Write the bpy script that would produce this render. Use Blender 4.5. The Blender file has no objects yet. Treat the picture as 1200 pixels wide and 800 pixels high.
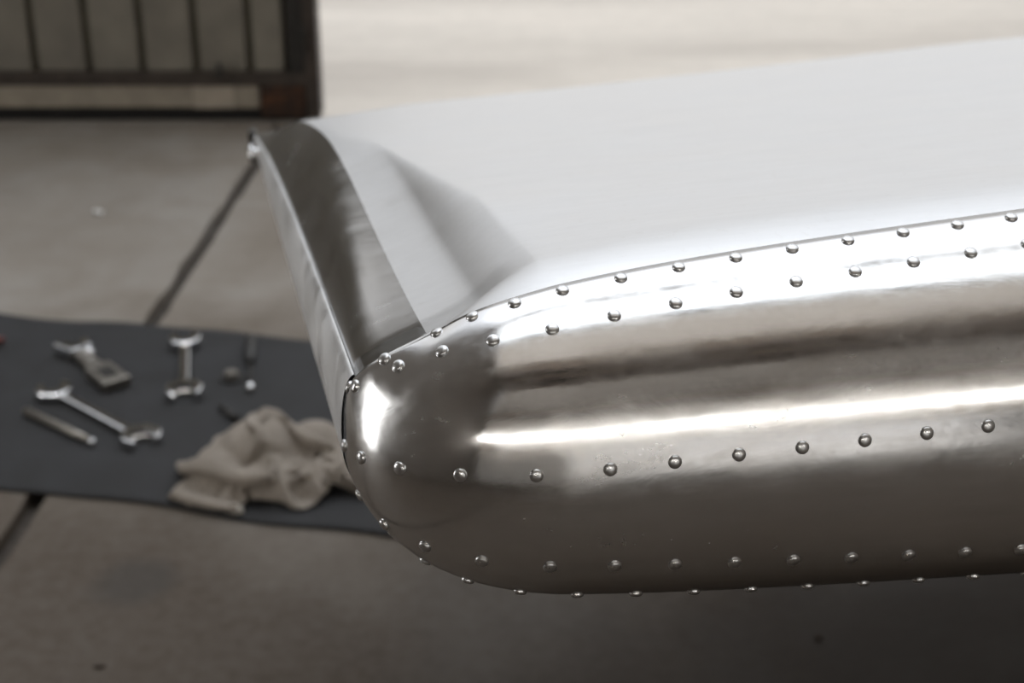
import bpy, bmesh, math, random
import numpy as np
from mathutils import Vector, Matrix, noise

random.seed(7)
sc = bpy.context.scene
C = sc.collection
R = math.radians

# ------------------------------------------------------------------ camera
CAM_H, PITCH, FPX = 1.2, R(25.0), 1900.5
cam = bpy.data.objects.new('camera', bpy.data.cameras.new('camera'))
C.objects.link(cam)
cam.location = (0, 0, CAM_H)
cam.rotation_euler = (math.pi / 2 - PITCH, 0, 0)
cam.data.sensor_width = 36.0
cam.data.lens = FPX * 36.0 / 1200.0
cam.data.clip_start = 0.02
cam.data.clip_end = 500
cam.data.dof.use_dof = True
cam.data.dof.focus_distance = 0.70
cam.data.dof.aperture_fstop = 11.0
sc.camera = cam

# ------------------------------------------------------------------ sky and exposure
world = bpy.data.worlds.new('overcast_sky')
sc.world = world
world.use_nodes = True
wn, wl = world.node_tree.nodes, world.node_tree.links
bgn = wn['Background']
tc = wn.new('ShaderNodeTexCoord')
sx = wn.new('ShaderNodeSeparateXYZ')
rp = wn.new('ShaderNodeValToRGB')
wl.new(tc.outputs['Generated'], sx.inputs[0])
wl.new(sx.outputs['Z'], rp.inputs[0])
wl.new(rp.outputs[0], bgn.inputs[0])
e = rp.color_ramp.elements
e[0].position, e[0].color = 0.0, (.245, .23, .215, 1)
e[1].position, e[1].color = 1.0, (1.05, 1.09, 1.15, 1)
for p_, c_ in ((.35, (.262, .26, .257)), (.62, (.33, .335, .345)), (.80, (.55, .565, .59)), (.91, (.98, 1.01, 1.05))):
    x_ = e.new(p_); x_.color = c_ + (1,)
bgn.inputs[1].default_value = 1.0

sc.view_settings.view_transform = 'Standard'
sc.view_settings.look = 'None'
sc.view_settings.gamma = 1.0
sc.view_settings.use_curve_mapping = False
sc.view_settings.exposure = 1.75


# ------------------------------------------------------------------ helpers
def link(o, parent=None):
    C.objects.link(o)
    if parent is not None:
        o.parent = parent
    return o


def tag(o, label=None, cat=None, group=None, kind=None):
    if label: o['label'] = label
    if cat: o['category'] = cat
    if group: o['group'] = group
    if kind: o['kind'] = kind
    return o


def empty(name, loc=(0, 0, 0), rz=0.0):
    o = bpy.data.objects.new(name, None)
    o.empty_display_size = 0.05
    o.location = loc
    o.rotation_euler = (0, 0, rz)
    return link(o)


def obj(name, bm, m, parent=None, smooth=False, loc=None):
    me = bpy.data.meshes.new(name)
    bmesh.ops.recalc_face_normals(bm, faces=bm.faces)
    bm.to_mesh(me)
    bm.free()
    if smooth:
        for p in me.polygons:
            p.use_smooth = True
    me.materials.append(m)
    o = bpy.data.objects.new(name, me)
    if loc: o.location = loc
    return link(o, parent)


def box(bm, x0, x1, y0, y1, z0, z1, bev=0.0):
    g = bmesh.ops.create_cube(bm, size=1.0)
    for v in g['verts']:
        v.co = Vector((x0 + (v.co.x + .5) * (x1 - x0), y0 + (v.co.y + .5) * (y1 - y0), z0 + (v.co.z + .5) * (z1 - z0)))
    if bev > 0:
        ed = list({e for v in g['verts'] for e in v.link_edges})
        bmesh.ops.bevel(bm, geom=ed, offset=bev, segments=2, affect='EDGES', profile=.6)
    return bm


def boxo(name, x0, x1, y0, y1, z0, z1, m, parent=None, bev=0.0):
    return obj(name, box(bmesh.new(), x0, x1, y0, y1, z0, z1, bev), m, parent)


def tube(bm, pts, rad, seg=12, caps=True):
    """lofted tube; rad may be a list"""
    pts = [Vector(p) for p in pts]
    if not isinstance(rad, (list, tuple)): rad = [rad] * len(pts)
    rings = []
    for i, p in enumerate(pts):
        t = (pts[min(i + 1, len(pts) - 1)] - pts[max(i - 1, 0)]).normalized()
        a = t.orthogonal().normalized() if abs(t.z) > .95 else Vector((0, 0, 1)).cross(t).normalized()
        b = t.cross(a)
        rings.append([bm.verts.new(p + (a * math.cos(2 * math.pi * k / seg) + b * math.sin(2 * math.pi * k / seg)) * rad[i]) for k in range(seg)])
    for r0, r1 in zip(rings, rings[1:]):
        for k in range(seg):
            bm.faces.new((r0[k], r0[(k + 1) % seg], r1[(k + 1) % seg], r1[k]))
    if caps:
        bm.faces.new(rings[0]); bm.faces.new(rings[-1])
    return bm


def prism(bm, outline, z0, z1, bev=0.0):
    lo = [bm.verts.new((x, y, z0)) for x, y in outline]
    hi = [bm.verts.new((x, y, z1)) for x, y in outline]
    n = len(lo)
    f0 = bm.faces.new(lo); f1 = bm.faces.new(hi)
    for i in range(n):
        bm.faces.new((lo[i], lo[(i + 1) % n], hi[(i + 1) % n], hi[i]))
    if bev > 0:
        bmesh.ops.bevel(bm, geom=list(f0.edges) + list(f1.edges), offset=bev, segments=2, affect='EDGES', profile=.5)
    return bm


def grid_faces(bm, P):
    n, m = P.shape[:2]
    V = [[bm.verts.new(P[i, j]) for j in range(m)] for i in range(n)]
    for i in range(n - 1):
        for j in range(m - 1):
            try:
                bm.faces.new((V[i][j], V[i + 1][j], V[i + 1][j + 1], V[i][j + 1]))
            except ValueError:
                pass
    return V


# ------------------------------------------------------------------ materials
class NT:
    def __init__(s, name):
        s.m = bpy.data.materials.new(name)
        s.m.use_nodes = True
        s.n, s.l = s.m.node_tree.nodes, s.m.node_tree.links
        s.b = s.n['Principled BSDF']
        s.tc = s.n.new('ShaderNodeTexCoord')

    def set(s, **k):
        for a, v in k.items():
            s.b.inputs[a.replace('_', ' ')].default_value = v
        return s

    def map(s, scale=(1, 1, 1), src='Object', loc=(0, 0, 0), rot=(0, 0, 0)):
        mp = s.n.new('ShaderNodeMapping')
        mp.inputs['Scale'].default_value = scale
        mp.inputs['Location'].default_value = loc
        mp.inputs['Rotation'].default_value = rot
        s.l.new(s.tc.outputs[src], mp.inputs[0])
        return mp.outputs[0]

    def noise(s, vec, scale, detail=4, rough=.55, dist=0.0):
        t = s.n.new('ShaderNodeTexNoise')
        t.inputs['Scale'].default_value = scale
        t.inputs['Detail'].default_value = detail
        t.inputs['Roughness'].default_value = rough
        t.inputs['Distortion'].default_value = dist
        s.l.new(vec, t.inputs['Vector'])
        return t.outputs['Fac']

    def ramp(s, fac, stops):
        r = s.n.new('ShaderNodeValToRGB')
        el = r.color_ramp.elements
        el[0].position, el[0].color = stops[0][0], tuple(stops[0][1]) + (1,)
        el[1].position, el[1].color = stops[-1][0], tuple(stops[-1][1]) + (1,)
        for p, c in stops[1:-1]:
            k = el.new(p); k.color = tuple(c) + (1,)
        s.l.new(fac, r.inputs[0])
        return r.outputs[0]

    def rng(s, fac, a, b, c, d):
        r = s.n.new('ShaderNodeMapRange')
        for i, v in zip((1, 2, 3, 4), (a, b, c, d)): r.inputs[i].default_value = v
        s.l.new(fac, r.inputs[0])
        return r.outputs[0]

    def mix(s, fac, a, b, mode='MIX'):
        x = s.n.new('ShaderNodeMix')
        x.data_type = 'RGBA'; x.blend_type = mode
        for sock, v in ((x.inputs[0], fac), (x.inputs[6], a), (x.inputs[7], b)):
            if hasattr(v, 'links'): s.l.new(v, sock)
            elif isinstance(v, (int, float)): sock.default_value = v
            else: sock.default_value = tuple(v) + (1,)
        return x.outputs[2]

    def math(s, op, a, b=0.0):
        x = s.n.new('ShaderNodeMath'); x.operation = op
        for sock, v in ((x.inputs[0], a), (x.inputs[1], b)):
            if hasattr(v, 'links'): s.l.new(v, sock)
            else: sock.default_value = v
        return x.outputs[0]

    def color(s, sock): s.l.new(sock, s.b.inputs['Base Color']); return s
    def roughness(s, sock): s.l.new(sock, s.b.inputs['Roughness']); return s

    def bump(s, h, dist=.001, strength=1.0):
        b = s.n.new('ShaderNodeBump')
        b.inputs['Distance'].default_value = dist
        b.inputs['Strength'].default_value = strength
        s.l.new(h, b.inputs['Height'])
        s.l.new(b.outputs[0], s.b.inputs['Normal'])
        return s


def plain(name, col, rough=.6, metal=0.0, var=.15, scale=30):
    t = NT(name).set(Roughness=rough, Metallic=metal)
    f = t.noise(t.map(), scale, 5)
    t.color(t.ramp(f, [(.3, [c * (1 - var) for c in col]), (.7, [min(1, c * (1 + var)) for c in col])]))
    return t.m


def aluminium(name, base, rough, streak=.08, wav=.0004, mottled=0.0, var=(.75, 1.35)):
    t = NT(name).set(Metallic=1.0)
    v = t.map((6, 60, 60))
    st = t.noise(v, 3.0, 6, .65)
    sm = t.noise(t.map((9, 16, 16)), 1.6, 5, .6, .6)
    fine = t.noise(t.map((40, 300, 300)), 3.0, 3)
    spots = t.noise(t.map((60, 60, 60)), 3.0, 6, .7, .4)
    r = t.math('ADD', t.rng(st, .3, .7, -streak * .5, streak * .5), t.rng(sm, .3, .7, rough * var[0], rough * var[1]))
    if mottled:
        pat = t.noise(t.map((14, 30, 30)), 1.3, 6, .68, .8)
        r = t.math('ADD', r, t.rng(pat, .38, .68, -.03, .07))
        r = t.math('ADD', r, t.rng(spots, .45, .75, 0.0, mottled))
    t.roughness(t.math('MAXIMUM', r, .05))
    c = t.mix(t.rng(st, .3, .75, 0, 1), [base * .92, base * .935, base * .955], [base * .985, base, base * 1.02])
    c = t.mix(t.rng(spots, .58, .8, 0, .35), c, [base * .72, base * .70, base * .67])
    if mottled:
        c = t.mix(t.rng(pat, .42, .72, 0, .30), c, [base * .74, base * .69, base * .63])
        pit = t.noise(t.map((1, 1, 1)), 420, 2, .5)
        c = t.mix(t.rng(pit, .74, .80, 0, .5), c, [base * .4, base * .38, base * .36])
    t.color(c)
    h = t.math('ADD', t.math('MULTIPLY', sm, 1.0), t.math('MULTIPLY', fine, .03))
    t.bump(h, wav, .6)
    return t.m


M = {}
M['skin'] = aluminium('brushed_aluminium', .76, .46, .05, .00002, 0.0, (.92, 1.1))
M['cap'] = aluminium('polished_aluminium', .82, .15, .06, .0003, .06)
M['strip'] = aluminium('dull_aluminium', .92, .48, .05, .00006)
M['fairing'] = aluminium('tip_fairing_aluminium', .70, .20, .04, .00003)
M['rivet'] = aluminium('rivet_aluminium', .74, .28, .02, .00005)
M['chrome'] = plain('chrome_tool_steel', (.80, .81, .83), .14, 1.0, .08, 60)
M['steel'] = plain('dull_tool_steel', (.32, .30, .27), .38, 1.0, .2, 60)
M['black_steel'] = plain('blackened_steel', (.03, .028, .026), .5, .3, .3, 50)
M['red_grip'] = plain('dull_red_grip', (.16, .035, .03), .5, 0, .25, 40)
M['black_grip'] = plain('black_grip', (.02, .02, .02), .5, 0, .25, 40)


def concrete():
    t = NT('stained_concrete')
    v = t.map()
    big = t.noise(v, .9, 4, .6, .3)
    mid = t.noise(v, 3.2, 6, .62, .5)
    fine = t.noise(v, 45, 6, .65)
    c = t.ramp(big, [(.3, (.20, .165, .13)), (.5, (.27, .245, .215)), (.7, (.33, .315, .295))])
    c = t.mix(t.rng(mid, .40, .72, 0, .55), c, (.145, .115, .085))
    # brown dirt, with the bay's light falloff towards the camera painted in
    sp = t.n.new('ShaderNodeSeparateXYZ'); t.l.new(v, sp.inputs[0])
    dirt_and_falloff = t.rng(t.math('ADD', sp.outputs['Y'], t.rng(big, .3, .7, -.5, .5)), 1.75, 2.85, .93, 0)
    c = t.mix(dirt_and_falloff, c, (.070, .053, .039))
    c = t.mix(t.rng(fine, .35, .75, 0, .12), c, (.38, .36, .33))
    # shade under the wing, painted into the concrete as a dark patch
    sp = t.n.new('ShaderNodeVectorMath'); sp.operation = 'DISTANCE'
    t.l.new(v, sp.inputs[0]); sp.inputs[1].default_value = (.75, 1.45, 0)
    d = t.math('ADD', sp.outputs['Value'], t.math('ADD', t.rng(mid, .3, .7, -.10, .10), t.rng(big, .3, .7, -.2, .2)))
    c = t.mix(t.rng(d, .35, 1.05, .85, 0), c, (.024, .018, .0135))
    # one old oil stain
    sp = t.n.new('ShaderNodeVectorMath'); sp.operation = 'DISTANCE'
    t.l.new(v, sp.inputs[0]); sp.inputs[1].default_value = (-.50, 1.82, 0)
    d = t.math('ADD', sp.outputs['Value'], t.rng(mid, .3, .7, -.02, .02))
    c = t.mix(t.rng(d, .035, .075, .62, 0), c, (.055, .05, .045))
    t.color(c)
    t.roughness(t.rng(mid, .3, .7, .62, .8))
    t.set(Specular_IOR_Level=.25)
    t.bump(fine, .0012, .5)
    return t.m


def apron_mat():
    t = NT('pale_apron_concrete').set(Roughness=.8)
    a = t.noise(t.map((.35, 1.6, 1)), 1.2, 5, .6, .4)
    b = t.noise(t.map(), 14, 5)
    c = t.ramp(a, [(.3, (.42, .38, .335)), (.55, (.58, .535, .475)), (.75, (.68, .62, .55))])
    t.color(t.mix(t.rng(b, .3, .8, 0, .25), c, (.36, .33, .30)))
    return t.m


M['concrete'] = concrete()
M['apron'] = apron_mat()
M['joint'] = plain('dirty_joint_filler', (.06, .05, .042), .9, 0, .5, 60)
M['ceiling'] = plain('dusty_roof_lining', (.78, .68, .60), .9, 0, .15, 2)
M['beam'] = plain('dark_roof_steel', (.05, .047, .045), .7, 0, .2, 5)
M['wall'] = plain('weathered_wall_sheet', (.36, .32, .28), .85, 0, .15, 3)
M['dark_wall'] = plain('dark_wall_sheet', (.19, .17, .15), .85, 0, .15, 3)  # dark tone chosen for what the wing tip reflects
M['pale_wall'] = plain('pale_painted_wall', (.72, .69, .64), .8, 0, .12, 3)
M['door_sheet'] = plain('drab_door_sheet', (.20, .185, .155), .6, 0, .18, 9)
M['door_rib'] = plain('shaded_olive_rib', (.07, .062, .042), .6, 0, .25, 20)  # shade in the recessed grooves put into the olive colour
M['door_frame'] = plain('brown_steel_frame', (.055, .043, .036), .55, .2, .3, 25)
M['sill'] = plain('grey_beige_board', (.34, .305, .25), .7, 0, .2, 12)
M['sill_pale'] = plain('pale_scraped_board', (.43, .385, .32), .7, 0, .15, 20)
M['gap_black'] = plain('shadow_gap_black', (.012, .011, .011), .8, 0, .3, 20)


def rust():
    t = NT('rusty_steel').set(Roughness=.85)
    f = t.noise(t.map(), 28, 6, .65, .5)
    t.color(t.ramp(f, [(.3, (.018, .014, .012)), (.5, (.05, .025, .015)), (.68, (.12, .05, .022))]))
    return t.m


def cloth_mat(name, col, dark, sc_=900, rough=.95):
    t = NT(name).set(Roughness=rough)
    a = t.noise(t.map(), 9, 5, .6, .3)
    w = t.noise(t.map(), sc_, 2)
    t.color(t.ramp(a, [(.32, dark), (.62, col)]))
    t.bump(w, .0006, .4)
    return t.m


M['rust'] = rust()
M['rag'] = cloth_mat('unbleached_cotton', (.325, .288, .25), (.245, .215, .183))
M['mat'] = cloth_mat('slate_grey_canvas', (.024, .0245, .027), (.015, .015, .0155), 700, .8)
M['paper'] = plain('white_paper', (.75, .74, .72), .9, 0, .05, 50)
M['stone'] = plain('pale_stone', (.55, .52, .47), .9, 0, .15, 200)
M['splinter'] = plain('dark_wood_splinter', (.05, .035, .025), .9, 0, .3, 100)

# ------------------------------------------------------------------ the setting
XL, XR, YB, YF, ZC = -3.3, 8.0, -5.8, 3.88, 9.6     # hangar interior
JX = -.828                                           # the long joint: x = JX + .068 * y
floor = boxo('floor', XL - .3, XR + .3, YB - .3, 3.862, -.30, -.022, M['joint'])
tag(floor, kind='structure')


def jx(k, y): return JX + .068 * y + k * 3.5


def slab(k, y0, y1):
    """one cast slab with worn, crumbled edges"""
    g = .015
    n = 46
    L_, R_ = [], []
    for i in range(n + 1):
        y = y0 + g + (y1 - y0 - 2 * g) * i / n
        wob = .007 * noise.noise(Vector((k * 9.1, y * 9, 0))) + 0.006 * noise.noise(Vector((k * 9.1, y * 31, 4)))
        wob2 = .007 * noise.noise(Vector((k * 9.1 + 50, y * 9, 0))) + .004 * noise.noise(Vector((k * 9.1 + 50, y * 31, 4)))
        L_.append((max(XL - .25, jx(k, y) + g + wob), y))
        R_.append((min(XR + .25, jx(k + 1, y) - g + wob2), y))
    bm = bmesh.new()
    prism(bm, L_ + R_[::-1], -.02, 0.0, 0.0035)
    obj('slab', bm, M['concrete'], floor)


ys = [YB - .25, -4.4, -1.6, 1.2, 3.86]
for k in range(-2, 3):
    for y0, y1 in zip(ys, ys[1:]):
        if jx(k + 1, 0) < XL or jx(k, 0) > XR: continue
        slab(k, y0, y1)

apron = boxo('ground', -60, 60, 3.863, 90, -.30, -.004, M['apron'])
tag(apron, kind='structure')
apron2 = boxo('ground', -60, XL - .31, -40, 3.862, -.30, -.004, M['apron']); tag(apron2, kind='structure')
apron3 = boxo('ground', XL - .305, 40, -40, YB - .31, -.30, -.004, M['apron']); tag(apron3, kind='structure')

SKY = (1.25, 3.70)                                   # clear roof strip, added for the wing's white reflected band
SKY2 = (-2.3, .85)                                   # dim roof strip, added for the grey reflected band
ceil = boxo('ceiling', XL, XR, YB, SKY2[0], ZC, ZC + .2, M['ceiling'])
tag(ceil, kind='structure')
boxo('roof_panel', XL, XR, SKY2[1], SKY[0], ZC, ZC + .2, M['ceiling'], ceil)
boxo('roof_panel', XL, XR, SKY[1], YF + .25, ZC, ZC + .2, M['ceiling'], ceil)
for y in (-5.0, -3.6, 1.05):
    boxo('roof_beam', XL, XR, y - .16, y + .16, ZC - .5, ZC, M['beam'], ceil)
wl_ = empty('wall_left', (XL, 0, 0)); tag(wl_, kind='structure')
GLOW = (.80, 1.60, .05, 2.0)                           # opening for the added glowing panel, left wall
for nm, a in (('wall_panel', (YB, GLOW[0], 0, ZC)), ('wall_panel', (GLOW[1], YF, 0, ZC)), ('wall_panel', (GLOW[0], GLOW[1], GLOW[3], ZC)), ('wall_panel', (GLOW[0], GLOW[1], 0, GLOW[2]))):
    boxo(nm, -.2, 0, a[0], a[1], a[2], a[3], M['dark_wall'], wl_)
wr = boxo('wall_right', XR, XR + .2, YB, YF, 0, ZC, M['wall']); tag(wr, kind='structure')
wb = empty('wall_back', (0, YB, 0)); tag(wb, kind='structure')
STR = (-2.8, 7.2, 2.72, 3.25)                        # strip window added in the back wall for the nose to reflect
GAP = (1.9, 4.6, 2.1)                                # doorway added in the back wall for a brighter nose reflection
boxo('wall_panel', XL, GAP[0], -.2, 0, 0, 2.1, M['pale_wall'], wb)
boxo('wall_panel', GAP[1], XR, -.2, 0, 0, 2.1, M['pale_wall'], wb)
boxo('wall_panel', XL, XR, -.2, 0, 2.1, STR[2], M['wall'], wb)
boxo('wall_panel', XL, XR, -.2, 0, STR[3], 4.9, M['pale_wall'], wb)
boxo('wall_panel', XL, XR, -.2, 0, 4.9, 5.8, M['wall'], wb)
boxo('wall_panel', XL, XR, -.2, 0, 9.45, ZC, M['wall'], wb)
boxo('wall_panel', XL, STR[0], -.2, 0, STR[2], STR[3], M['wall'], wb)
boxo('wall_panel', STR[1], XR, -.2, 0, STR[2], STR[3], M['wall'], wb)
d3 = empty('door_3', (0, YB, 0)); tag(d3, kind='structure')
for x in (GAP[0] - .06, GAP[1]): boxo('added_frame_post', x, x + .06, -.24, .03, 0, GAP[2], M['door_frame'], d3)
boxo('added_frame_head', GAP[0] - .06, GAP[1] + .06, -.24, .03, GAP[2], GAP[2] + .06, M['door_frame'], d3)
wf = empty('wall_front', (0, YF, 0)); tag(wf, kind='structure')
boxo('wall_panel', XL, -3.06, 0.15, .3, 0, ZC, M['dark_wall'], wf)
boxo('wall_panel', 7.2, XR, 0.15, .3, 0, ZC, M['wall'], wf)
boxo('wall_panel', -3.06, 7.2, 0.15, .3, 9.0, ZC, M['wall'], wf)


def glass(nm='added_dusty_window_glass', tint=(.90, .90, .89, 1)):
    t = NT(nm)
    n, l = t.n, t.l
    tr = n.new('ShaderNodeBsdfTransparent'); tr.inputs[0].default_value = tint
    gl = n.new('ShaderNodeBsdfGlossy'); gl.inputs['Roughness'].default_value = .02
    mx = n.new('ShaderNodeMixShader'); mx.inputs[0].default_value = .08
    l.new(tr.outputs[0], mx.inputs[1]); l.new(gl.outputs[0], mx.inputs[2])
    l.new(mx.outputs[0], n['Material Output'].inputs[0])
    return t.m


M['glass'] = glass()
M['dim_glass'] = glass('dim_reflection_glass', (.44, .41, .375, 1))
w1 = empty('added_window_1', (0, YB - .1, 0)); tag(w1, kind='structure')
n = 8
for i in range(n + 1):
    x = STR[0] + (STR[1] - STR[0]) * i / n
    boxo('added_mullion', x - .03, x + .03, -.05, .05, STR[2], STR[3], M['beam'], w1)
for i in range(n):
    xa, xb = STR[0] + (STR[1] - STR[0]) * i / n + .03, STR[0] + (STR[1] - STR[0]) * (i + 1) / n - .03
    boxo('added_pane', xa, xb, -.004, .004, STR[2], STR[3], M['glass'], w1)
w5 = empty('added_window_5', (0, YB - .1, 0)); tag(w5, kind='structure')  # dim panes added for the grey-brown band on the nose
for i in range(11):
    boxo('added_pane', XL + i, XL + i + .96, -.006, .006, 5.8, 9.45, M['dim_glass'], w5)
    boxo('added_mullion', XL + i + .96, XL + i + 1.0, -.03, .03, 5.8, 9.45, M['beam'], w5)
w4 = empty('added_window_3', (0, 0, ZC + .05)); tag(w4, kind='structure')
for i in range(11):
    boxo('added_pane', XL + i, XL + i + .998, SKY2[0], SKY2[1], -.004, .004, M['dim_glass'], w4)
w3 = empty('added_window_2', (0, 0, ZC + .05)); tag(w3, kind='structure')
for i in range(12):
    x = XL + i
    boxo('added_glazing_bar', x - .025, x + .025, SKY[0], SKY[1], -.05, .05, M['beam'], w3)
    if i < 11: boxo('added_pane', x + .025, x + .975, SKY[0], SKY[1], -.004, .004, M['glass'], w3)
# glowing panel added in the left wall for the bright streak on the wing tip
PANEL = NT('added_glow_sheet').set(Base_Color=(.8, .8, .78, 1), Roughness=.5, Emission_Color=(1, .98, .95, 1), Emission_Strength=1.5).m
w2 = empty('added_glow_panel', (XL - .1, 0, 0)); tag(w2, kind='structure')
boxo('added_pane', -.01, .01, GLOW[0] + .05, GLOW[1] - .05, GLOW[2] + .05, GLOW[3] - .05, PANEL, w2)
for y in (GLOW[0], GLOW[1] - .05): boxo('added_frame_post', -.06, .06, y, y + .05, GLOW[2], GLOW[3], M['door_frame'], w2)
for z in (GLOW[2], GLOW[3] - .05): boxo('added_frame_rail', -.06, .06, GLOW[0], GLOW[1], z, z + .05, M['door_frame'], w2)

# tube lamps added behind the camera for the bright line along the nose
TUBE = NT('added_tube_glow').set(Emission_Color=(1, .97, .92, 1), Emission_Strength=8.0).m
for i in range(6):
    x = -2.4 + 1.62 * i
    bt = boxo('added_batten', x - .76, x + .76, -5.05, -4.95, 2.90, 2.95, M['pale_wall'], ceil, .004)
    bm = bmesh.new(); tube(bm, [(x - .74, -5.0, 2.862), (x + .74, -5.0, 2.862)], .030, 10); obj('added_tube', bm, TUBE, bt, True)
    boxo('added_light_shield', x - .76, x + .76, -5.09, -4.945, 2.79, 2.80, M['pale_wall'], bt)  # shield added to keep tube light off the floor below
    for xx in (-.6, .6): boxo('added_hanger', x + xx - .004, x + xx + .004, -5.004, -4.996, 2.95, ZC, M['beam'], bt)

# sliding hangar door, its right end and foot in view
DY = 3.853
door = empty('door_1', (0, DY, 0)); tag(door, kind='structure')
DX0, DX1, DZ = -3.05, -.470, 1.4
ribs = [-.637 - .131 * i for i in range(18)]
edges = [DX1 - .076] + ribs
boxo('backing_sheet', DX0, DX1 - .01, .045, .06, .09, DZ, M['door_rib'], door)
for a, b in zip(edges, edges[1:]):
    boxo('sheet_strip', b + .010, a - .010, .012, .045, .125, DZ, M['door_sheet'], door, .004)
for x in ribs:
    boxo('rib', x - .0095, x + .0095, .026, .045, .125, DZ, M['door_rib'], door)
boxo('bottom_rail', DX0, DX1 - .012, -.005, .06, .092, .125, M['door_frame'], door, .003)
boxo('inner_stile', DX1 - .072, DX1 - .034, .0, .06, .125, DZ, M['black_steel'], door, .003)
boxo('outer_stile', DX1 - .033, DX1, -.008, .07, .012, DZ, M['door_frame'], door, .003)
boxo('kick_board', DX0, -.7845, .004, .05, .036, .091, M['sill'], door, .003)
boxo('kick_board', -.7835, -.6792, .002, .05, .034, .091, M['sill_pale'], door, .003)
boxo('kick_board', -.6783, -.621, .004, .05, .034, .091, M['sill'], door, .003)
boxo('rusty_foot', -.6159, -.5067, -.004, .06, .012, .0915, M['rust'], door, .004)
boxo('shadow_gap_strip', DX0, -.5067, .012, .055, .002, .034, M['gap_black'], door)  # black strip standing in for the shadow gap under the door
bm = bmesh.new(); tube(bm, [(-.7094, -.022, .127), (-.7094, -.004, .127)], .010, 10); box(bm, -.7143, -.7046, -.016, -.006, .122, .150, .001)
obj('drop_bolt', bm, M['black_steel'], door)
bm = bmesh.new(); box(bm, -.5106, -.4970, -.022, -.004, .175, .245, .002); tube(bm, [(-.5038, -.02, .232), (-.5038, -.034, .230), (-.5038, -.036, .212)], .004, 8)
obj('latch', bm, M['black_steel'], door)

# ------------------------------------------------------------------ the wing tip
q = dict(ox=-0.0639, oy=0.5950, oz=0.8471, yaw=0.1342, roll=-0.0071, pit=-0.1846, A=0.0942, Bc=0.0751, k=0.6190, B=0.6063, lam=0.0659, sw=0.0249, tw=-0.0583, cs=1.1039, ks=0.2193, p2=0.8629, q2=0.4984, pn=0.0537, qn=0.2323, pb=-0.4728, qb=-0.2876, C0=1.2861, C1=0.1989, C2=0.1741, m=2.7183, t0=0.0155)
G = [-4.4103, -3.9090, -2.5548, -2.2776, -2.6375, -2.4125, -2.4811]
AL = np.linspace(-np.pi / 2, np.pi / 2, 181)
rc = np.exp(np.interp(AL, np.linspace(-np.pi / 2, np.pi / 2, 7), G))     # radius of curvature by surface angle
hh = AL[1] - AL[0]
fd, fz = rc * np.sin(AL), rc * np.cos(AL)
PD = np.concatenate([[0], np.cumsum((fd[1:] + fd[:-1]) / 2 * hh)]); PD -= PD[90]
PZ = np.concatenate([[0], np.cumsum((fz[1:] + fz[:-1]) / 2 * hh)]); PZ -= PZ[90]
dU, TU, dL, TL = PD[-1], PZ[-1], PD[0], -PZ[0]
L0 = .25 * np.pi * (q['A'] + q['Bc'])
F0 = 1 - q['B']


def scale(l):
    x = np.maximum(np.asarray(l, float) + L0, 0)
    return 1 + q['k'] * x - q['B'] * np.exp(-x / q['lam'])


def scale_up(l):
    x = np.maximum(np.asarray(l, float) + L0, 0)
    return 1 + q['k'] * x - q['B'] * np.exp(-x / q['lam'])


def chord(s):
    s = np.clip(s, 0, .8)
    return q['C0'] + q['C1'] * s + q['C2'] * s * s


def loc(s, c, z): return np.stack(np.broadcast_arrays(s + q['tw'] * c, c + q['sw'] * s, z), -1)


def inset(l, d):
    A, Bc = q['A'], q['Bc']
    l, d = np.broadcast_arrays(np.asarray(l, float), np.asarray(d, float))
    x = np.clip(-l / L0, 0, 1); w = 2 * A / (A + Bc)
    th = .5 * np.pi * (w * x + (1 - w) * x * x)
    nn = np.stack([Bc * np.sin(th), A * np.cos(th)], -1)
    nn = nn / np.linalg.norm(nn, axis=-1, keepdims=True)
    s = A - A * np.sin(th) + d * nn[..., 0]; c = Bc - Bc * np.cos(th) + d * nn[..., 1]
    return np.where(l >= 0, A + l, s), np.where(l >= 0, d, c)


def vm(v): return v ** q['m']


WALL = .22


def wall_in(l):
    """the cross-section narrows to a near-vertical edge round the corner"""
    t = np.clip((-np.asarray(l, float) - L0 + .06) / .06, 0, 1)
    return 1 - (1 - WALL) * t * t * (3 - 2 * t)


def tip_edge(c, phi):
    """rounded outboard edge aft of the corner"""
    c, phi = np.broadcast_arrays(np.asarray(c, float), np.asarray(phi, float))
    v = np.clip((c - q['Bc']) / (chord(0.) - q['Bc']), 0, 1)
    zu = TU * F0 * (1 - vm(v)) + .002 * vm(v); zl = -TL * F0 * (1 - vm(v)) - .002 * vm(v)
    zm = 0 * v
    D, Z = np.interp(phi, AL, PD), np.interp(phi, AL, PZ)
    ft = F0 * (1 - .8 * vm(v)) * np.where(phi > 0, WALL, 1.0)
    z = zm + np.where(phi > 0, Z / TU * (zu - zm), Z / TL * (zm - zl))
    return loc(D * ft, c, z)


def nosept(l, phi):
    """l runs along the plan outline: >0 leading edge, 0..-L0 corner, below -L0 the outboard edge"""
    l, phi = np.broadcast_arrays(np.asarray(l, float), np.asarray(phi, float))
    f = scale(l)
    D, Z = np.interp(phi, AL, PD) * f * np.where(phi > 0, wall_in(l), 1.0), np.interp(phi, AL, PZ) * np.where(phi > 0, scale_up(l), f)
    s, c = inset(l, D)
    a = loc(s, c, Z)
    b = tip_edge(q['Bc'] + np.maximum(-l - L0, 0), phi)
    return np.where((l < -L0)[..., None], b, a)


def normal(l, phi):
    h = 2e-4
    a = nosept(l + h, phi) - nosept(l - h, phi)
    b = nosept(l, phi + .01) - nosept(l, phi - .01)
    nn = np.cross(a, b)
    return nn / (np.linalg.norm(nn, axis=-1, keepdims=True) + 1e-12)


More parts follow.
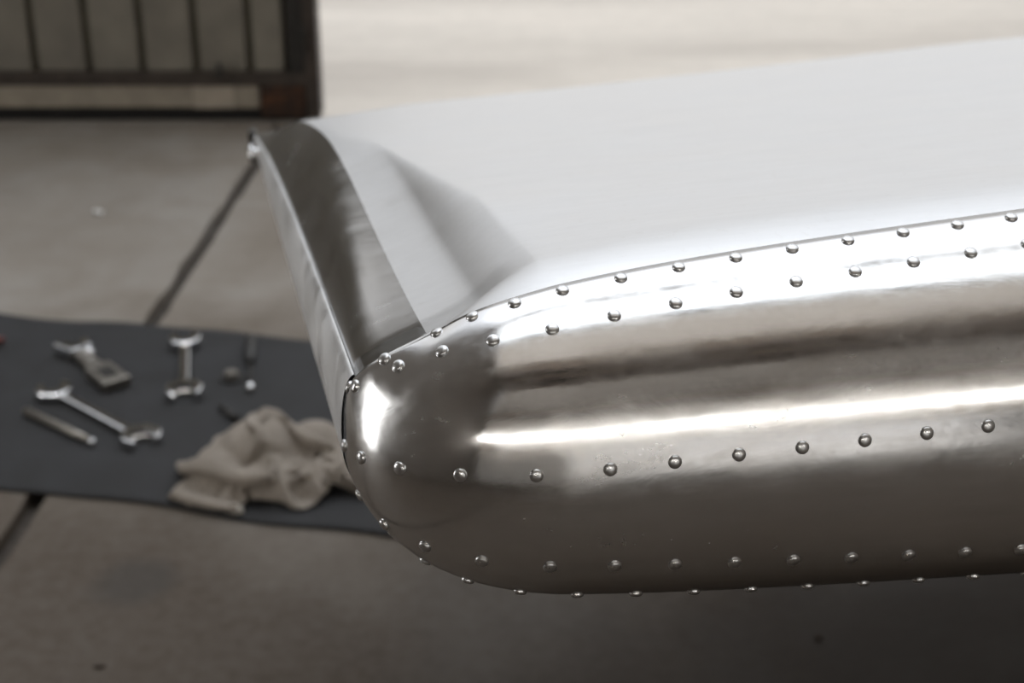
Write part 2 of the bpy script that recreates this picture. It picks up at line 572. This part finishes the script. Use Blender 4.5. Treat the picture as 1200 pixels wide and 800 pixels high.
wing = empty('aircraft_wing')
Mw = Matrix.Rotation(q['yaw'], 4, 'Z') @ Matrix.Rotation(q['roll'], 4, 'Y') @ Matrix.Rotation(q['pit'], 4, 'X')
wing.rotation_euler = Mw.to_euler()
wing.location = (q['ox'], q['oy'], q['oz'])
tag(wing, 'polished aluminium aircraft wing tip with rows of domed rivets round its rounded nose', 'wing')

LMAX = 3.2
lc = np.concatenate([np.linspace(-L0, 0, 33), .006 + (LMAX - .006) * np.linspace(0, 1, 56) ** 1.9])


def interior(l, up):
    f = scale(l); s0, c0 = inset(l, (dU * wall_in(l) if up else dL) * f)
    vv = np.linspace(0, 1, 44)
    S, V = np.meshgrid(s0, vv, indexing='ij')
    c0 = c0[:, None]
    Cc = chord(S); c = c0 + (Cc - c0) * V
    # outboard line follows the narrowing tip edge
    w = np.clip(1 - (S - s0[0]) / .12, 0, 1) ** 2
    S = S - (dU if up else dL) * F0 * .8 * vm(V) * (WALL if up else 1) * w
    T = (TU * scale_up(l) if up else TL * f)[:, None]
    if up:
        edge = dU * F0 * (1 - .8 * vm(V)) * WALL
        r = np.clip((S - edge) / .034, 0, 1)
        full = TU * (1 + q['k'] * (S + L0 - q['A']))
        g = F0 + (1 - F0) * (1 - (1 - r) ** 1.25)
        d = np.maximum(full * g - T, 0)
        wv = np.clip(V / np.clip(d / .065, .12, .5), 0, 1); wv = wv * wv * (3 - 2 * wv)
        T = T + d * wv
    t0 = (q['t0'] - .002) * np.clip((S - s0[0]) / .15, 0, 1) ** 1.5
    z = T * (1 - vm(V)) + (t0 + .002) * vm(V) if up else -T * (1 - vm(V)) + (t0 - .002) * vm(V)
    return loc(S, c, z)


def skin(up):
    bm = bmesh.new()
    ph = np.linspace(0, np.pi / 2, 26) * (1 if up else -1)
    LL, PP = np.meshgrid(lc, ph, indexing='ij')
    grid_faces(bm, nosept(LL, PP))
    grid_faces(bm, interior(lc, up))
    cc = np.linspace(q['Bc'], chord(0.), 44)
    CC, PP = np.meshgrid(cc, ph, indexing='ij')
    grid_faces(bm, tip_edge(CC, PP))
    bmesh.ops.remove_doubles(bm, verts=bm.verts, dist=2e-5)
    return bm


def fix_normals(o, ref):
    """face the shell away from a point inside the wing"""
    me = o.data
    s = sum((Vector(p.center) - Vector(ref)).dot(p.normal) * p.area for p in me.polygons)
    if s < 0: me.flip_normals()


ref = loc(.5, .5, 0.)
bmu = skin(True)
bmf = bmu.copy()


def on_fairing(f):
    p = f.calc_center_median()
    c = p.y; s = p.x - q['tw'] * c; c -= q['sw'] * s
    v = min(max((c - q['Bc']) / (chord(0.) - q['Bc']), 0), 1)
    return s < dU * F0 * WALL * (1 - .8 * vm(v)) + .031


bmesh.ops.delete(bmu, geom=[f for f in bmu.faces if on_fairing(f)], context='FACES')
bmesh.ops.delete(bmf, geom=[f for f in bmf.faces if not on_fairing(f)], context='FACES')
us = obj('upper_skin', bmu, M['skin'], wing, True); fix_normals(us, ref)
fa = obj('tip_fairing', bmf, M['fairing'], wing, True); fix_normals(fa, ref)
ls = obj('lower_skin', skin(False), M['skin'], wing, True); fix_normals(ls, ref)


def shell(lv, flo, fhi, off, nphi=60):
    """thin sheet lying on the skin between two surface angles, with turned-down edges"""
    rows = []
    for l in lv:
        a, b = flo(l), fhi(l)
        ph = np.linspace(a, b, nphi); ph = np.concatenate([[ph[0]], ph, [ph[-1]]])
        P = nosept(np.full_like(ph, l), ph); N = normal(np.full_like(ph, l), ph)
        o_ = np.full_like(ph, off); o_[0] = o_[-1] = -.0004
        rows.append(P + N * o_[:, None])
    P = np.array(rows)
    bm = bmesh.new(); grid_faces(bm, P)
    return bm


seam_phi = lambda l: q['cs'] + q['ks'] * max(l, 0)
low_phi = lambda l: q['pb'] - .72 + q['qb'] * max(l, 0) * .5
lcap = np.concatenate([np.linspace(-L0 - .012, 0, 40), .006 + (LMAX - .007) * np.linspace(0, 1, 56) ** 1.9])
capo = obj('leading_edge_cap', shell(lcap, low_phi, lambda l: seam_phi(l) + .055, .0005), M['cap'], wing, True)
fix_normals(capo, ref)
strip_phi = lambda l: float(np.interp(.0068, PD[90:] * F0 * WALL, AL[90:]))
# flange strip along the lower outboard edge
ltip = -L0 - np.linspace(.006, (chord(0.) - q['Bc']) * .97, 40)
tip = obj('tip_strip', shell(ltip, lambda l: -1.2, strip_phi, .0012, 30), M['strip'], wing, True)
fix_normals(tip, ref)

# rivets
rbm = bmesh.new()
prof = [(.0031, -.0004), (.0031, .0002), (.0028, .00075), (.0022, .00112), (.0013, .00138)]
rings = [[rbm.verts.new((r * math.cos(2 * math.pi * k / 16), r * math.sin(2 * math.pi * k / 16), z)) for k in range(16)] for r, z in prof]
for a, b in zip(rings, rings[1:]):
    for k in range(16): rbm.faces.new((a[k], a[(k + 1) % 16], b[(k + 1) % 16], b[k]))
top = rbm.verts.new((0, 0, .00146))
for k in range(16): rbm.faces.new((rings[-1][k], rings[-1][(k + 1) % 16], top))
first = [None]


last = [None]


def rivet(l, phi):
    p = nosept(np.array(l), np.array(phi)); nn = normal(np.array(l), np.array(phi))
    if not np.isfinite(nn).all(): return
    if last[0] is not None and np.linalg.norm(p - last[0]) < .0165: return
    last[0] = p
    if first[0] is None:
        o = obj('rivet', rbm, M['rivet'], wing, True); first[0] = o
        fixn = o.data
    else:
        o = first[0].copy(); C.objects.link(o); o.parent = wing
    N = Vector(nn)
    o.location = Vector(p) + N * .0007
    o.rotation_euler = Vector((0, 0, 1)).rotation_difference(N).to_euler()


LV = .62
for (l0, ds, fn) in ((0.0439 - q['A'], 0.0274, seam_phi), (0.0611 - q['A'], 0.0285, lambda l: q['p2'] + q['q2'] * max(l, 0)),
                     (0.0503 - q['A'], 0.0288, lambda l: q['pn'] + q['qn'] * max(l, 0)), (0.0558 - q['A'], 0.0279, lambda l: q['pb'] + q['qb'] * max(l, 0)),
                     (0.0703 - q['A'], 0.0279, lambda l: low_phi(l) + .06)):
    k = -6
    while l0 + ds * k < LV:
        l = l0 + ds * k
        if l > -L0 - .006: rivet(l, fn(l))
        k += 1

# fittings at the far end of the outboard edge
cE = chord(0.) * .87
pb_ = Vector(tip_edge(np.array(cE), np.array(0.0)))
bm = bmesh.new(); tube(bm, [pb_ + Vector((.004, 0, 0)), pb_ + Vector((-.006, 0, 0))], .008, 16); tube(bm, [pb_ + Vector((-.006, 0, 0)), pb_ + Vector((-.009, 0, 0)), pb_ + Vector((-.011, 0, 0))], [.0125, .012, .006], 12)
obj('end_bolt', bm, M['chrome'], wing, True)
pe = Vector(tip_edge(np.array(chord(0.)), np.array(0.0)))
bm = bmesh.new(); prism(bm, [(pe.x - .004, pe.y - .05), (pe.x + .004, pe.y - .05), (pe.x + .004, pe.y + .012), (pe.x - .004, pe.y + .012)], pe.z - .012, pe.z + .010, .001)
obj('end_bracket', bm, M['black_steel'], wing)

# ------------------------------------------------------------------ canvas mat and what lies on it
MO, MU, MV = Vector((-1.080, 2.125)), Vector((.977, -.215)), Vector((.215, .977))


def mat_mesh():
    nu, nv = 70, 40
    P = np.zeros((nu + 1, nv + 1, 3))
    for i in range(nu + 1):
        for j in range(nv + 1):
            u, v = i / nu, j / nv
            w = .006 * noise.noise(Vector((u * 5, v * 5, 2)))
            x = MO + MU * (u * 1.06 + .012 * noise.noise(Vector((v * 4, 1.5, 0)))) + MV * (v * (.575 + .045 * u) + .02 * noise.noise(Vector((u * 5, 8.5, v))))
            edge = max(abs(v - .5) * 2, abs(u - .5) * 2)
            z = .0045 + .0018 * noise.noise(Vector((u * 7, v * 5, 9))) + (.004 * max(0, noise.noise(Vector((u * 6, v * 3, 3)))) if edge > .93 else 0)
            P[i, j] = (x.x, x.y, max(z, .003))
    return P


P = mat_mesh()
bm = bmesh.new()
Vt = grid_faces(bm, P)
r = bmesh.ops.extrude_face_region(bm, geom=bm.faces[:])
for v in r['geom']:
    if isinstance(v, bmesh.types.BMVert): v.co.z -= .0026
mat = obj('ground_mat', bm, M['mat'], None, True)
tag(mat, 'dark slate grey canvas mat spread on the concrete floor under the tools', 'mat')
ZM = .0052


def head(bm, cx, cy, ang, rad, jaw, z0, z1):
    """open jaw of a spanner, opening towards ang"""
    al = math.asin(jaw / 2 / rad)
    pts = []
    for i in range(23):
        a = al + (2 * math.pi - 2 * al) * i / 22
        pts.append((rad * math.cos(a), rad * math.sin(a)))
    xi = -rad * .18
    pts += [(xi + .1 * rad, -jaw / 2), (xi - jaw * .18, -jaw * .3), (xi - jaw * .18, jaw * .3), (xi + .1 * rad, jaw / 2)]
    ca, sa = math.cos(ang), math.sin(ang)
    return prism(bm, [(cx + x * ca - y * sa, cy + x * sa + y * ca) for x, y in pts], z0, z1, .0024)


def ring(bm, cx, cy, ro, ri, z0, z1, seg=24):
    prof = [(ri, z0), (ro, z0), (ro, z1), (ri, z1)]
    rs = [[bm.verts.new((cx + rr * math.cos(2 * math.pi * k / seg), cy + rr * math.sin(2 * math.pi * k / seg), z)) for k in range(seg)] for rr, z in prof]
    for a in range(4):
        b = (a + 1) % 4
        for k in range(seg): bm.faces.new((rs[a][k], rs[a][(k + 1) % seg], rs[b][(k + 1) % seg], rs[b][k]))
    return bm


def tool(name, label, cat, a, b, group=None):
    """Empty at a, local +x towards b; returns it and the length"""
    a, b = Vector(a), Vector(b)
    d = b - a
    t = empty(name, (a.x, a.y, ZM), math.atan2(d.y, d.x))
    tag(t, label, cat, group)
    return t, d.length


# long double open-ended spanner
t, L = tool('open_ended_spanner', 'long chrome double open-ended spanner lying diagonally across the mat', 'spanner', (-0.745, 2.355), (-0.570, 2.198))
bm = bmesh.new(); prism(bm, [(.012, -.0075), (L - .014, -.009), (L - .014, .009), (.012, .0075)], .006, .0125, .0028); obj('shank', bm, M['chrome'], t)
obj('open_jaw', head(bmesh.new(), 0, 0, 2.69, .029, .029, .003, .015), M['chrome'], t)
obj('open_jaw', head(bmesh.new(), L, 0, -.31, .031, .034, .003, .016), M['chrome'], t)

# short double-ended spanner
t, L = tool('stubby_spanner', 'short chrome double open-ended spanner pointing away from the viewer, left of the screwdriver', 'spanner', (-0.566, 2.545), (-0.532, 2.352))
bm = bmesh.new(); prism(bm, [(.012, -.008), (L - .014, -.0075), (L - .014, .0075), (.012, .008)], .007, .014, .002); obj('shank', bm, M['chrome'], t)
obj('open_jaw', head(bmesh.new(), 0, 0, math.pi + .1, .027, .026, .003, .018), M['chrome'], t)
obj('open_jaw', head(bmesh.new(), L, 0, .05, .030, .034, .003, .018), M['chrome'], t)

# adjustable spanner with block end
t, L = tool('adjustable_spanner', 'chunky adjustable spanner with a recessed square end, above the long spanner', 'spanner', (-0.751, 2.510), (-0.659, 2.392))
bm = bmesh.new(); prism(bm, [(.015, -.010), (L - .045, -.015), (L - .045, .015), (.015, .010)], .004, .016, .002); obj('shank', bm, M['steel'], t)
bm = bmesh.new(); prism(bm, [(L - .055, -.022), (L + .022, -.024), (L + .022, .024), (L - .055, .022)], .002, .019, .002)
end = obj('end_block', bm, M['steel'], t)
bm = bmesh.new(); box(bm, L - .035, L + .004, -.013, .013, .0188, .0198, .001); obj('recess_plate', bm, M['black_steel'], end)  # thin black plate in place of a cut recess
obj('fixed_jaw', prism(bmesh.new(), [(.022, -.014), (-.018, -.026), (-.026, -.018), (-.010, -.004), (.0, .006), (.022, .012)], .003, .020, .0015), M['chrome'], t)
obj('moving_jaw', prism(bmesh.new(), [(.016, .010), (-.006, .014), (-.020, .026), (-.012, .032), (.016, .028)], .003, .019, .0015), M['chrome'], t)
bm = bmesh.new(); tube(bm, [(.026, .010, .016), (.050, .010, .016)], .0085, 14); obj('adjusting_wheel', bm, M['chrome'], t, True)

# drift punch
t, L = tool('drift_punch', 'slim dull steel drift punch beside the long spanner, bright at its tip', 'punch', (-0.774, 2.289), (-0.640, 2.184))
bm = bmesh.new(); tube(bm, [(0, 0, .007), (.004, 0, .007), (L * .7, 0, .007), (L * .93, 0, .006)], [.005, .0068, .0066, .0042], 12); obj('shaft', bm, M['steel'], t, True)
bm = bmesh.new(); tube(bm, [(L * .93, 0, .006), (L * .985, 0, .006), (L, 0, .006)], [.0044, .0058, .004], 12); obj('tip', bm, M['chrome'], t, True)['label'] = 'bright worn tip'

# screwdriver
t, L = tool('screwdriver', 'thin screwdriver with black handle and bright tip, behind the crumpled rag', 'screwdriver', (-0.456, 2.563), (-0.428, 2.370))
bm = bmesh.new(); tube(bm, [(0, 0, .009), (.008, 0, .010), (.09, 0, .010), (.105, 0, .008)], [.005, .0095, .0090, .005], 12); obj('handle', bm, M['black_grip'], t, True)
bm = bmesh.new(); tube(bm, [(.10, 0, .008), (L - .012, 0, .006)], .0032, 10); obj('shaft', bm, M['black_steel'], t, True)
bm = bmesh.new(); tube(bm, [(L - .014, 0, .006), (L - .004, 0, .007), (L + .006, 0, .006)], [.004, .0075, .004], 12); obj('tip', bm, M['chrome'], t, True)['label'] = 'bright steel tip'

# flanged nut
t = empty('flange_nut', (-0.466, 2.418, ZM)); tag(t, 'dark flanged nut lying left of the screwdriver', 'nut')
obj('flange', ring(bmesh.new(), 0, 0, .021, .007, 0, .003), M['black_steel'], t)
bm = bmesh.new()
prism(bm, [(.0115 * math.cos(k * math.pi / 3), .0115 * math.sin(k * math.pi / 3)) for k in range(6)], .003, .013, .001); obj('hexagon', bm, M['steel'], t)

# pliers, only the red grip ends reach into the picture
t = empty('pliers', (-1.005, 2.515, ZM), .06); tag(t, 'red-handled pliers at the left edge of the mat', 'pliers')
obj('grip', tube(bmesh.new(), [(.015, .006, .009), (.06, .018, .010), (.112, .020, .010), (.126, .028, .010)], [.006, .008, .008, .005], 10), M['red_grip'], t, True)
obj('grip', tube(bmesh.new(), [(.015, -.006, .009), (.06, -.022, .010), (.112, -.026, .010), (.122, -.032, .010)], [.006, .008, .008, .005], 10), M['red_grip'], t, True)
obj('jaw', prism(bmesh.new(), [(.018, -.010), (.018, .010), (-.03, .008), (-.055, .001), (-.03, 0), (0, -.001)], .004, .014, .001), M['steel'], t)
obj('jaw', prism(bmesh.new(), [(.018, -.011), (0, -.002), (-.03, -.001), (-.055, -.001), (-.03, -.009)], .004, .013, .001), M['steel'], t)
obj('pivot', tube(bmesh.new(), [(.010, 0, .003), (.010, 0, .017)], .006, 12), M['chrome'], t)

# tapered pin peeping from behind the rag
t, L = tool('tapered_pin', 'small dark tapered pin poking out behind the crumpled rag', 'pin', (-0.470, 2.310), (-0.433, 2.263))
obj('shaft', tube(bmesh.new(), [(0, 0, .006), (L * .5, 0, .006), (L, 0, .006)], [.003, .005, .006], 10), M['black_steel'], t, True)


# crumpled rag: a square of cloth let fall over itself (small spring model)
def rag_points(N=64, seed=5, steps=110, L=.46):
    rng = np.random.default_rng(seed)

    def field(x, y, n, k0, k1):
        z = 0 * x
        for _ in range(n):
            a = rng.uniform(0, 2 * math.pi); k = rng.uniform(k0, k1)
            z = z + np.sin(k * (x * math.cos(a) + y * math.sin(a)) + rng.uniform(0, 6.3))
        return z / math.sqrt(n)
    u, v = np.meshgrid(np.linspace(-.5, .5, N), np.linspace(-.5, .5, N), indexing='xy')
    h = L / (N - 1)
    ru = np.sqrt(1 - 2 * v * v); rv = np.sqrt(1 - 2 * u * u)
    X = u * ru * .29 + .034 * field(u, v, 5, 9, 20); Y = v * rv * .20 + .034 * field(u, v, 5, 9, 20)
    Z = .13 + .035 * field(u, v, 6, 14, 30)
    P = np.stack([X, Y, Z], -1); V = np.zeros_like(P)
    bumps = [(-.03, .02, .075, .085), (.05, .03, .06, .075), (-.085, -.035, .05, .05), (.0, -.05, .055, .045), (.10, -.01, .05, .05), (.06, -.05, .045, .035)]

    def mound(x, y):
        m = 0 * x + .003
        for bx, by, r, hh in bumps:
            m = np.maximum(m, hh * np.clip(1 - ((x - bx) ** 2 + (y - by) ** 2) / r ** 2, 0, 1) ** .5)
        return m
    cons = []
    I, J = np.meshgrid(np.arange(N), np.arange(N), indexing='ij')
    for di, dj, st in ((0, 1, 1), (1, 0, 1), (1, 1, .35), (1, -1, .35), (0, 3, .12), (3, 0, .12)):
        for ph in (0, 1):
            ok = (I + di < N) & (J + dj < N) & (J + dj >= 0)
            step = (I // max(di, 1)) % 2 if di else (J // abs(dj)) % 2
            m = ok & (step == ph)
            cons.append(((I[m], J[m]), (I[m] + di, J[m] + dj), h * math.hypot(di, dj), st))
    dt = .012
    for s in range(steps):
        V[..., 2] -= 9.8 * dt; V *= .96
        Q = P + V * dt
        for it in range(14):
            for a, b, rest, st in cons:
                d = Q[b] - Q[a]; ln = np.linalg.norm(d, axis=-1, keepdims=True) + 1e-9
                c = d * (st * .5 * (ln - rest) / ln); Q[a] += c; Q[b] -= c
            fl = mound(Q[..., 0], Q[..., 1]); hit = Q[..., 2] < fl
            Q[..., 2] = np.where(hit, fl, Q[..., 2])
        Q[hit, :2] = P[hit, :2] + .15 * (Q[hit, :2] - P[hit, :2])
        V = np.clip((Q - P) / dt, -1.5, 1.5); P = Q
    return P


bm = bmesh.new()
grid_faces(bm, rag_points() + np.array([0, 0, .003]))
rag = obj('rag', bm, M['rag'], None, True, (-.342, 2.102, .0035))
rag.scale = (.96, .90, .90)
s_ = rag.modifiers.new('thickness', 'SOLIDIFY'); s_.thickness = .0015; s_.offset = 0
s_ = rag.modifiers.new('smooth', 'SUBSURF'); s_.levels = 1; s_.render_levels = 1
tag(rag, 'crumpled off-white cotton rag heaped at the front edge of the mat', 'rag')


def lump(name, m, loc_, r, sx, sy, sz, seed, label, cat):
    bm = bmesh.new(); bmesh.ops.create_icosphere(bm, subdivisions=2, radius=r)
    for v in bm.verts:
        v.co *= 1 + .3 * noise.noise(v.co / r + Vector((seed, 0, 0)))
        v.co.x *= sx; v.co.y *= sy; v.co.z *= sz
    mz = min(v.co.z for v in bm.verts)
    o = obj(name, bm, m, None, True, (loc_[0], loc_[1], loc_[2] - mz)); tag(o, label, cat); return o


lump('pebble', M['stone'], (-0.389, 1.984, ZM), .007, 1.25, .9, .9, 3, 'pale pebble at the front hem of the mat below the rag', 'pebble')
lump('wood_chip', M['splinter'], (-.505, 1.63, 0), .004, 2.0, .7, .5, 5, 'tiny dark wood chip on bare concrete, nearest the bottom left corner', 'chip')
lump('dirt_crumb', M['splinter'], (.385, 1.69, 0), .004, 1.2, .8, .6, 8, 'dark crumb of dirt on the shaded concrete below the wing', 'crumb')
bm = bmesh.new(); grid_faces(bm, np.array([[[x * .011, y * .009, .002 + .0025 * math.sin(x * 2 + y * 3) + .002] for y in (-1, 0, 1)] for x in (-1, 0, 1)]))
pp = obj('paper_scrap', bm, M['paper'], None, True, (-0.872, 3.212, .0))
s_ = pp.modifiers.new('thickness', 'SOLIDIFY'); s_.thickness = .0008
tag(pp, 'scrap of white paper on the concrete in front of the door', 'scrap')
